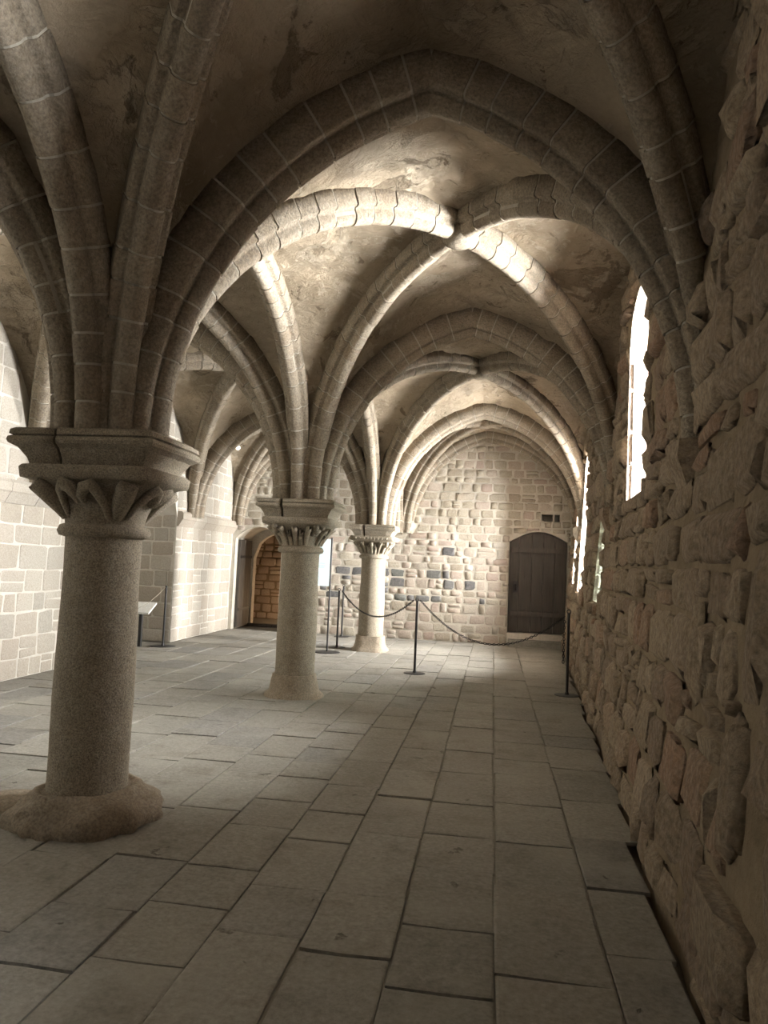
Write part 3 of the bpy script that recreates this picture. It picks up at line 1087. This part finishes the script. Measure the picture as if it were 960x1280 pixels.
def make_column(x, y, style, label, mat, base_mat, ax, ay, rt=.225, rb=.238):
    root = empty('column', (x, y, 0))
    tag(root, label, 'column', 'columns between the two naves')
    # base
    if style == 0:
        m = lathe([(.41, -.01), (.42, .03), (.415, .07), (.395, .10), (.365, .125), (.335, .15), (.30, .175), (.275, .195), (.255, .20), (.23, .185)], 64, .17, 2.5, 3)
        zb = .185
    elif style == 1:
        m = lathe([(.36, -.01), (.345, .03), (.305, .06), (.285, .13), (.268, .20), (.256, .262)], 44, .05, 2.1, 9)
        zb = .255
    else:
        m = lathe([(.34, -.01), (.335, .03), (.29, .07), (.275, .14), (.265, .22), (.262, .275)], 44, .05, 3.2, 5)
        zb = .27
    base = m.build('base', M[base_mat], root, True)
    if style == 0:
        sp = lathe([(.19, -.01), (.20, .03), (.17, .065), (.10, .08)], 20, .2, 2.6, 8)
        o = sp.build('worn_plinth', M[base_mat], base, True); o.location = (-.50, .02, 0)
    # shaft
    prof = [(rb + (rt - rb) * t + .004 * math.sin(9 * t + x), zb + (1.69 - zb) * t) for t in [k / 14 for k in range(15)]]
    lathe(prof, 44, .010, 2.0, x).build('shaft', M[mat], root, True)
    # capital
    cap = MB()
    cap.loft([super_ring(0, 0, z, a, a * ay / ax if n > 2.6 else a, n, 48) for z, a, n in BELL])
    capital = cap.build('capital', M[mat], root, True)
    ast = lathe([(.225, 1.685), (.262, 1.695), (.275, 1.725), (.262, 1.757), (.23, 1.768)], 44, .012, 2, 2)
    ast.build('astragal', M[mat], capital, True)
    H = math.pi / 2
    if style == 0:
        for q in range(4):
            c = H * q + H / 2
            m = MB()
            pts = [on_bell(c, 1.80, -.01), on_bell(c, 1.86, .0), on_bell(c, 1.92, .005), on_bell(c, 1.97, .0), on_bell(c, 2.0, -.01), on_bell(c, 1.99, .015), on_bell(c, 1.955, .04)]
            m.tube(pts, [.03, .05, .062, .062, .055, .045, .022], 10)
            m.build('leaf', M[mat], capital, True)
            for s in (-1, 1):
                for off, zz in ((.36, 1.985),):
                    m = MB(); a = c + s * H * off * .95
                    d = -s * .20
                    pts = [on_bell(a + d * 1.5, 1.80, .0), on_bell(a + d, 1.88, .015), on_bell(a + d * .3, 1.96, .02), on_bell(a, zz, .012), on_bell(a - d * .6, zz - .015, .022), on_bell(a - d * 1.0, zz - .06, .03), on_bell(a - d * .9, zz - .10, .02)]
                    m.tube(pts, [.012, .022, .032, .038, .038, .032, .014], 8)
                    m.build('leaf', M[mat], capital, True)
    else:
        nfl = 5
        for q in range(4):
            c = H * q + H / 2
            m = MB()
            if style == 1:   # bunched corner knots
                for (da, dz, rr) in ((0, 2.00, .06), (-.10, 2.03, .04), (.10, 2.03, .04), (-.06, 1.955, .038), (.06, 1.955, .038)):
                    p = on_bell(c + da, dz - .035, -.02)
                    m.loft([[p + Vector((rr * math.sin(f) * math.cos(t), rr * math.sin(f) * math.sin(t), rr * math.cos(f))) for t in [2 * math.pi * k / 8 for k in range(8)]] for f in (.15, .8, 1.57, 2.3, 3.0)])
                m.build('corner_knot', M[mat], capital, True)
            else:            # curled volutes
                ctr = on_bell(c, 1.955, .0); d = Vector((math.cos(c), math.sin(c), 0))
                pts = [on_bell(c, 1.80, .01), on_bell(c, 1.90, .03)] + [ctr + (d * math.cos(t) + Vector((0, 0, 1)) * math.sin(t)) * (.06 - .006 * (3.2 - t)) for t in [3.2 - .55 * k for k in range(10)]]
                m.tube(pts, [.03, .035] + [.032] * 9 + [.02], 8)
                m.build('volute', M[mat], capital, True)
            for k in range(nfl):
                a = H * q - H / 2 + H / 2 + (k - (nfl - 1) / 2) * .235
                m = MB()
                top = 1.975 if k % 2 == 0 else 1.92
                pts = [on_bell(a, 1.785, .0), on_bell(a, 1.85, .012), on_bell(a, 1.92, .014), on_bell(a, top, .012), on_bell(a, top + .012, .022), on_bell(a, top - .015, .032)]
                m.tube(pts, [.022, .027, .03, .034, .028, .012], 8)
                m.build('leaf', M[mat], capital, True)
            if style == 2:
                for k in range(9):
                    a = H * q + (k - 4) * .15
                    p = on_bell(a, 2.055, .0); m = MB(); rr = .022
                    m.loft([[p + Vector((rr * math.sin(f) * math.cos(t), rr * math.sin(f) * math.sin(t), rr * math.cos(f))) for t in [2 * math.pi * k2 / 6 for k2 in range(6)]] for f in (.2, 1.0, 2.1, 2.9)])
                    m.build('bead', M[mat], capital, True)
    # abacus in two blocks with an open joint
    lv = [(2.095, -.085), (2.11, -.082), (2.14, -.072), (2.195, -.035), (2.208, -.012), (2.218, .006), (2.236, .014), (2.256, .008), (2.264, -.012), (2.272, .004), (2.298, .0), (2.312, -.022)]
    jx = -ax * .36
    for (xa, xb_) in ((-ax, jx - .006), (jx + .006, ax)):
        m = MB(); rings = []
        for z, o_ in lv:
            x0 = xa - (o_ if xa == -ax else 0); x1 = xb_ + (o_ if xb_ == ax else 0); yy = ay + o_
            r = .02
            n = 5
            ring = []
            for (p0, p1) in (((x0, -yy), (x1, -yy)), ((x1, -yy), (x1, yy)), ((x1, yy), (x0, yy)), ((x0, yy), (x0, -yy))):
                for k in range(n):
                    t = k / n + (.03 if k == 0 else 0)
                    X_, Y_ = p0[0] + (p1[0] - p0[0]) * t, p0[1] + (p1[1] - p0[1]) * t
                    e = .007 * noise.noise(Vector((X_ * 7 + x, Y_ * 7 + y, z * 5)))
                    ring.append((X_ * (1 + e), Y_ * (1 + e), z))
            rings.append(ring)
        m.loft(rings)
        m.build('abacus_block', M[mat], root)
    # core block from which the ribs rise
    m = MB(); m.loft([super_ring(0, 0, z, a, a, 3, 20) for z, a in ((2.30, .26), (2.6, .22), (2.9, .12))])
    m.build('rib_springer', M['rib'], root, True)
    return root


make_column(-2.39, 4.32, 0, 'dark granite column with hooked leaf capital and wide worn base', 'granite', 'granite_base', .44, .37)
make_column(-2.29, 8.72, 1, 'granite column with fluted capital beside the blue information panel', 'granite', 'granite_base', .46, .40)
make_column(-2.20, 13.72, 2, 'granite column with volute capital behind the chain barrier', 'granite', 'granite_base', .42, .38)

# ------------------------------------------------------------------ doors
# wooden door in the end wall
xa, xb_ = DOOR1
mb = MB(); n = 12
pin = [(xa, 0)] + [(xa + (xb_ - xa) * k / n, door1_top(xa + (xb_ - xa) * k / n)) for k in range(n + 1)] + [(xb_, 0)]
k = len(pin)
mb.add([(u, Y1 - .01, z) for u, z in pin] + [(u, Y1 + .5, z) for u, z in pin], [(j, (j + 1) % k, k + (j + 1) % k, k + j) for j in range(k - 1)])
mb.add([(u, Y1 + .4, z) for u, z in pin], [tuple(range(k))])
reveal = mb.build('door_reveal', M['end_mortar'], wall_end)
door = empty('door_1', (0, 0, 0))
tag(door, 'dark old wooden plank door with arched top in the end wall', 'door', kind='structure')
cuts = [xa + .01, .55, .82, 1.06, 1.30, xb_ - .01]
for a, b in zip(cuts[:-1], cuts[1:]):
    m = MB(); t = .045 + .004 * math.sin(a * 20)
    pl = [(a + .004, .28), (b - .004, .28)] + [(b - .004 - (b - a - .008) * j / 3, door1_top(b - .004 - (b - a - .008) * j / 3) - .015) for j in range(4)]
    m.loft([[(u, Y1 + .16 - t, z) for u, z in pl], [(u, Y1 + .16, z) for u, z in pl]])
    m.build('plank', M['wood'], door)
for z in (.62, 1.98):
    m = MB(); m.box(xa + .06, xb_ - .02, Y1 + .055, Y1 + .117, z, z + .10); m.build('ledge', M['wood'], door)
m = MB(); m.box(.44, .54, Y1 + .07, Y1 + .115, 1.12, 1.36); m.build('lock', M['iron'], door)
m = MB(); m.tube([(.49, Y1 + .075, 1.28), (.49, Y1 + .04, 1.27), (.49, Y1 + .04, 1.18), (.49, Y1 + .075, 1.17)], .012, 6); m.build('door_handle', M['iron'], door, True)
m = MB(); m.box(xa, xb_, Y1 - .05, Y1 + .4, 0, .26); m.build('door_sill', M['frame'], door)
m = MB(); m.box(xa + .02, 1.58, Y1 - .34, Y1 - .06, 0, .14); m.build('door_step', M['slab'], door)

# left doorway through the end wall into the lit passage
xa, xb_ = DOOR2
pin = [(xa, 0)] + [(xa + (xb_ - xa) * k / n, door2_top(xa + (xb_ - xa) * k / n)) for k in range(n + 1)] + [(xb_, 0)]
mb = MB(); k = len(pin)
mb.add([(u, Y1 - .01, z) for u, z in pin] + [(u, Y1 + 1.05, z) for u, z in pin], [(j, (j + 1) % k, k + (j + 1) % k, k + j) for j in range(k - 1)])
mb.build('doorway_reveal', M['end_mortar'], wall_end)
d2 = empty('door_2')
tag(d2, 'dark wooden door leaf standing open in the deep left doorway', 'door', kind='structure')
for j in range(4):
    y0 = Y1 + .16 + j * .2
    m = MB(); m.box(xa + .02, xa + .075, y0 + .003, y0 + .197, .03, 2.02); m.build('plank', M['wood'], d2)
for z in (.4, 1.6):
    m = MB(); m.box(xa + .075, xa + .09, Y1 + .17, Y1 + .95, z, z + .06); m.build('hinge_strap', M['iron'], d2)
# inner stone frame with its round arch
ia, ib = xa + .10, xb_ + .5
def inner_top(u):
    t = min(1, max(0, (u - ia) / (ib - ia)))
    return 1.62 + .62 * math.sqrt(max(0, 1 - (2 * t - 1) ** 2))
tr = build_wall('wall_passage_front', lambda u, z: (u, Y1 + 1.05, z), XL - 1.6, -3.6, 3.0, [(ia, ib, const(0), inner_top)], M['frame'], .3, .3)
tag(tr, 'pale arched stone frame at the back of the left doorway', 'wall', kind='structure')
pin = [(ia, 0)] + [(ia + (ib - ia) * j / n, inner_top(ia + (ib - ia) * j / n)) for j in range(n + 1)] + [(ib, 0)]
mb = MB(); k = len(pin)
mb.add([(u, Y1 + 1.05, z) for u, z in pin] + [(u, Y1 + 1.25, z) for u, z in pin], [(j, (j + 1) % k, k + (j + 1) % k, k + j) for j in range(k - 1)])
mb.build('arch_reveal', M['frame'], tr)
m = MB(); m.box(xa, xb_, Y1 + .9, Y1 + 1.04, 0, .07); m.build('door_threshold', M['wood'], d2)
# passage
mb = MB(); mb.add([(XL - 1.6, Y1 + .4, .0), (-3.0, Y1 + .4, .0), (-3.0, 20.0, .0), (XL - 1.6, 20.0, .0)], [(0, 1, 2, 3)])
tag(mb.build('floor_passage', M['slab']), 'grey floor of the passage behind the doorway', 'floor', kind='structure')
def P_pas(u, z): return (u, 19.5 + wob(u, z, 2, .015), z)
wp = build_wall('wall_passage', P_pas, XL - 1.6, -3.0, 3.4, [], M['rubble_mortar'], .4, .4)
tag(wp, 'orange brown stone wall of the lit passage behind the doorway', 'wall', kind='structure')
rng = random.Random(3)
rects = layout(XL - 1.2, -4.2, 0, 2.6, (.16, .24), (.22, .38), rng)
lay_stones(wp, P_pas, rects, StoneKit('stone', None, .12, .15, .4, 6, 6), Vector((0, -1, 0)), .022, .03, lambda u, z, r, q: 'orange', rng)
mb = MB(); mb.box(-3.0, -2.8, Y1 + 1.0, 20.2, 0, 3.4); tag(mb.build('wall_passage_side', M['rubble_mortar']), 'side wall of the passage behind the doorway', 'wall', kind='structure')
mb = MB(); mb.box(XL - 1.7, -2.8, Y1 + 1.0, 20.4, 3.3, 3.5); tag(mb.build('ceiling_passage', M['rubble_mortar']), 'low ceiling of the passage behind the doorway', 'ceiling', kind='structure')
mb = MB(); mb.box(XL - 1.7, -2.8, 20.0, 20.3, 0, 3.4); tag(mb.build('wall_passage_back', M['rubble_mortar']), 'outer mass behind the passage wall', 'wall', kind='structure')
pl = bpy.data.lights.new('passage_lamp_offscreen', 'POINT'); pl.energy = 75; pl.color = (1.0, .66, .38); pl.shadow_soft_size = .08
po = bpy.data.objects.new('passage_lamp_offscreen', pl); COL.objects.link(po); po.location = (-4.3, 18.7, .35)

# ------------------------------------------------------------------ barrier posts, chains, panels


def barrier_post(x, y, h, label, ring=True, group='black chain barrier posts', base_r=.16):
    root = empty('barrier_post', (x, y, 0)); tag(root, label, 'post', group)
    m = MB(); m.tube([(0, 0, .005), (0, 0, h - .02)], .019, 10); m.build('pole', M['black'], root, True)
    m = lathe([(base_r, .0045), (base_r, .010), (base_r * .9, .014), (.03, .018), (.021, .05)], 24); m.build('base_plate', M['black'], root)
    if ring:
        m = MB()
        m.tube([(.024 * math.cos(t), 0, h + .004 + .024 * math.sin(t)) for t in [2 * math.pi * j / 12 for j in range(13)]], .006, 6)
        m.build('ring', M['black'], root, True)
    return root


P1, P2, P3, P4 = (-1.10, 11.14), (1.0, 10.03), (-2.85, 13.85), (-3.18, 15.9)
barrier_post(*P1, 1.09, 'slim black post between two chains before the volute capital column')
barrier_post(*P2, 1.08, 'slim black post with a loose chain end against the brown wall')
barrier_post(*P3, 1.08, 'slim black post behind the information panel stand')
barrier_post(*P4, 1.10, 'slim black post close to the end wall behind the panel')
barrier_post(-5.66, 12.45, 1.08, 'slim black post beside the white reading desk', False, base_r=.22)


def link_mesh(mb, c, t, roll, L=.044, W=.026, r=.0055):
    t = t.normalized()
    a = Vector((0, 0, 1)) - t * t.z
    if a.length < .1: a = Vector((1, 0, 0)) - t * t.x
    a.normalize(); b = t.cross(a)
    s = a * math.cos(roll) + b * math.sin(roll)
    pts = [c + t * (L / 2 * math.cos(q)) + s * (W / 2 * math.sin(q)) for q in [2 * math.pi * j / 8 for j in range(9)]]
    mb.tube(pts, r, 5)


def chain(A, B, sag, label):
    A, B = Vector(A), Vector(B)
    n = 60; pts = []
    for i in range(n + 1):
        t = i / n
        pts.append(A.lerp(B, t) - Vector((0, 0, sag * 4 * t * (1 - t))))
    _, L = resample(pts, 0, 1, 1)
    m = MB(); k = int(L / .036)
    sp, _ = resample(pts, 0, L, k)
    for i in range(k):
        link_mesh(m, (sp[i] + sp[i + 1]) / 2, sp[i + 1] - sp[i], math.pi / 2 * (i % 2) + .3)
    o = m.build('barrier_chain', M['iron'], None, True)
    tag(o, label, 'chain', 'barrier chains', 'stuff' if False else None)
    return o


chain((P1[0] + .05, P1[1], 1.085), (P2[0] - .05, P2[1], 1.02), .50, 'black chain sagging low in front of the wooden door')
chain((P3[0] + .05, P3[1], 1.07), (P1[0] - .05, P1[1] + .02, 1.085), .36, 'black chain sagging past the volute capital column')
chain((P2[0] - .055, P2[1] - .04, .97), (P2[0] - .06, P2[1] - .04, .42), 0.0, 'loose black chain end hanging straight down beside its post')

# information panel on its stand
st = empty('panel_stand', (-2.85, 13.0, 0)); tag(st, 'tall black pole stand with round base carrying blue panel', 'stand')
m = MB(); m.tube([(0, 0, .01), (0, 0, 2.03)], .016, 10); m.build('pole', M['black'], st, True)
m = lathe([(.235, .0045), (.235, .014), (.22, .02), (.02, .024)], 28); m.build('base_plate', M['black'], st)
pn = empty('information_panel', (-2.85, 13.0, 0), .42); tag(pn, 'pale blue information panel fixed to a black pole', 'sign')
m = MB(); m.box(-.60, -.022, -.012, .012, 1.17, 2.0); m.build('panel', M['blue'], pn)
for (z, a, b) in ((1.56, -.20, -.11), (1.52, -.24, -.10), (1.49, -.22, -.12)):
    m = MB(); m.box(a, b, -.0145, -.0122, z, z + .014); m.build('print_line', M['text'], pn)
m = MB(); m.box(-.59, -.03, -.0145, -.0122, 1.68, 1.684); m.build('print_rule', M['text'], pn)

# reading desk
ds = empty('reading_desk', (-6.08, 12.22, 0)); tag(ds, 'white sloping reading desk on black legs in the wall recess', 'desk')
m = MB(); m.add([(-.48, -.15, .60), (.30, -.15, .60), (.30, .15, .76), (-.48, .15, .76), (-.48, -.15, .57), (.30, -.15, .57), (.30, .15, .73), (-.48, .15, .73)],
                [(0, 1, 2, 3), (7, 6, 5, 4), (0, 4, 5, 1), (1, 5, 6, 2), (2, 6, 7, 3), (3, 7, 4, 0)])
m.build('desk_top', M['white'], ds)
for x in (-.36, .10):
    m = MB(); m.box(x - .025, x + .025, -.03, .03, .004, .655); m.build('leg', M['black'], ds)
m = MB(); m.tube([(-5.66, 12.45, 1.05), (-5.75, 12.38, .92), (-5.88, 12.27, .76), (-6.02, 12.14, .655), (-6.15, 12.06, .612)], .004, 6)
o = m.build('cord', M['cord'], None, True); tag(o, 'thin pale cord running from post down to the reading desk', 'cord')

# small spot lamp high on the left wall
sl = empty('spot_lamp', (XL + .02, 15.6, 4.0)); tag(sl, 'small round spot lamp high above the left impost', 'lamp')
m = MB(); m.tube([(0, 0, 0), (.10, -.04, .02)], .018, 8); m.build('bracket', M['black'], sl, True)
m = MB(); m.tube([(.08, 0, .03), (.16, -.10, .0)], [.035, .05], 12); m.build('lamp_head', M['black'], sl, True)
lm, nt, bs = new_mat('lamp_glow'); bs.inputs['Emission Color'].default_value = (1, .9, .7, 1); bs.inputs['Emission Strength'].default_value = 8
m = MB(); m.tube([(.155, -.095, .003), (.166, -.108, -.004)], .046, 12); m.build('lamp_lens', lm, sl, True)
print('voussoirs', N_VOUSS, 'objects', len(bpy.data.objects))
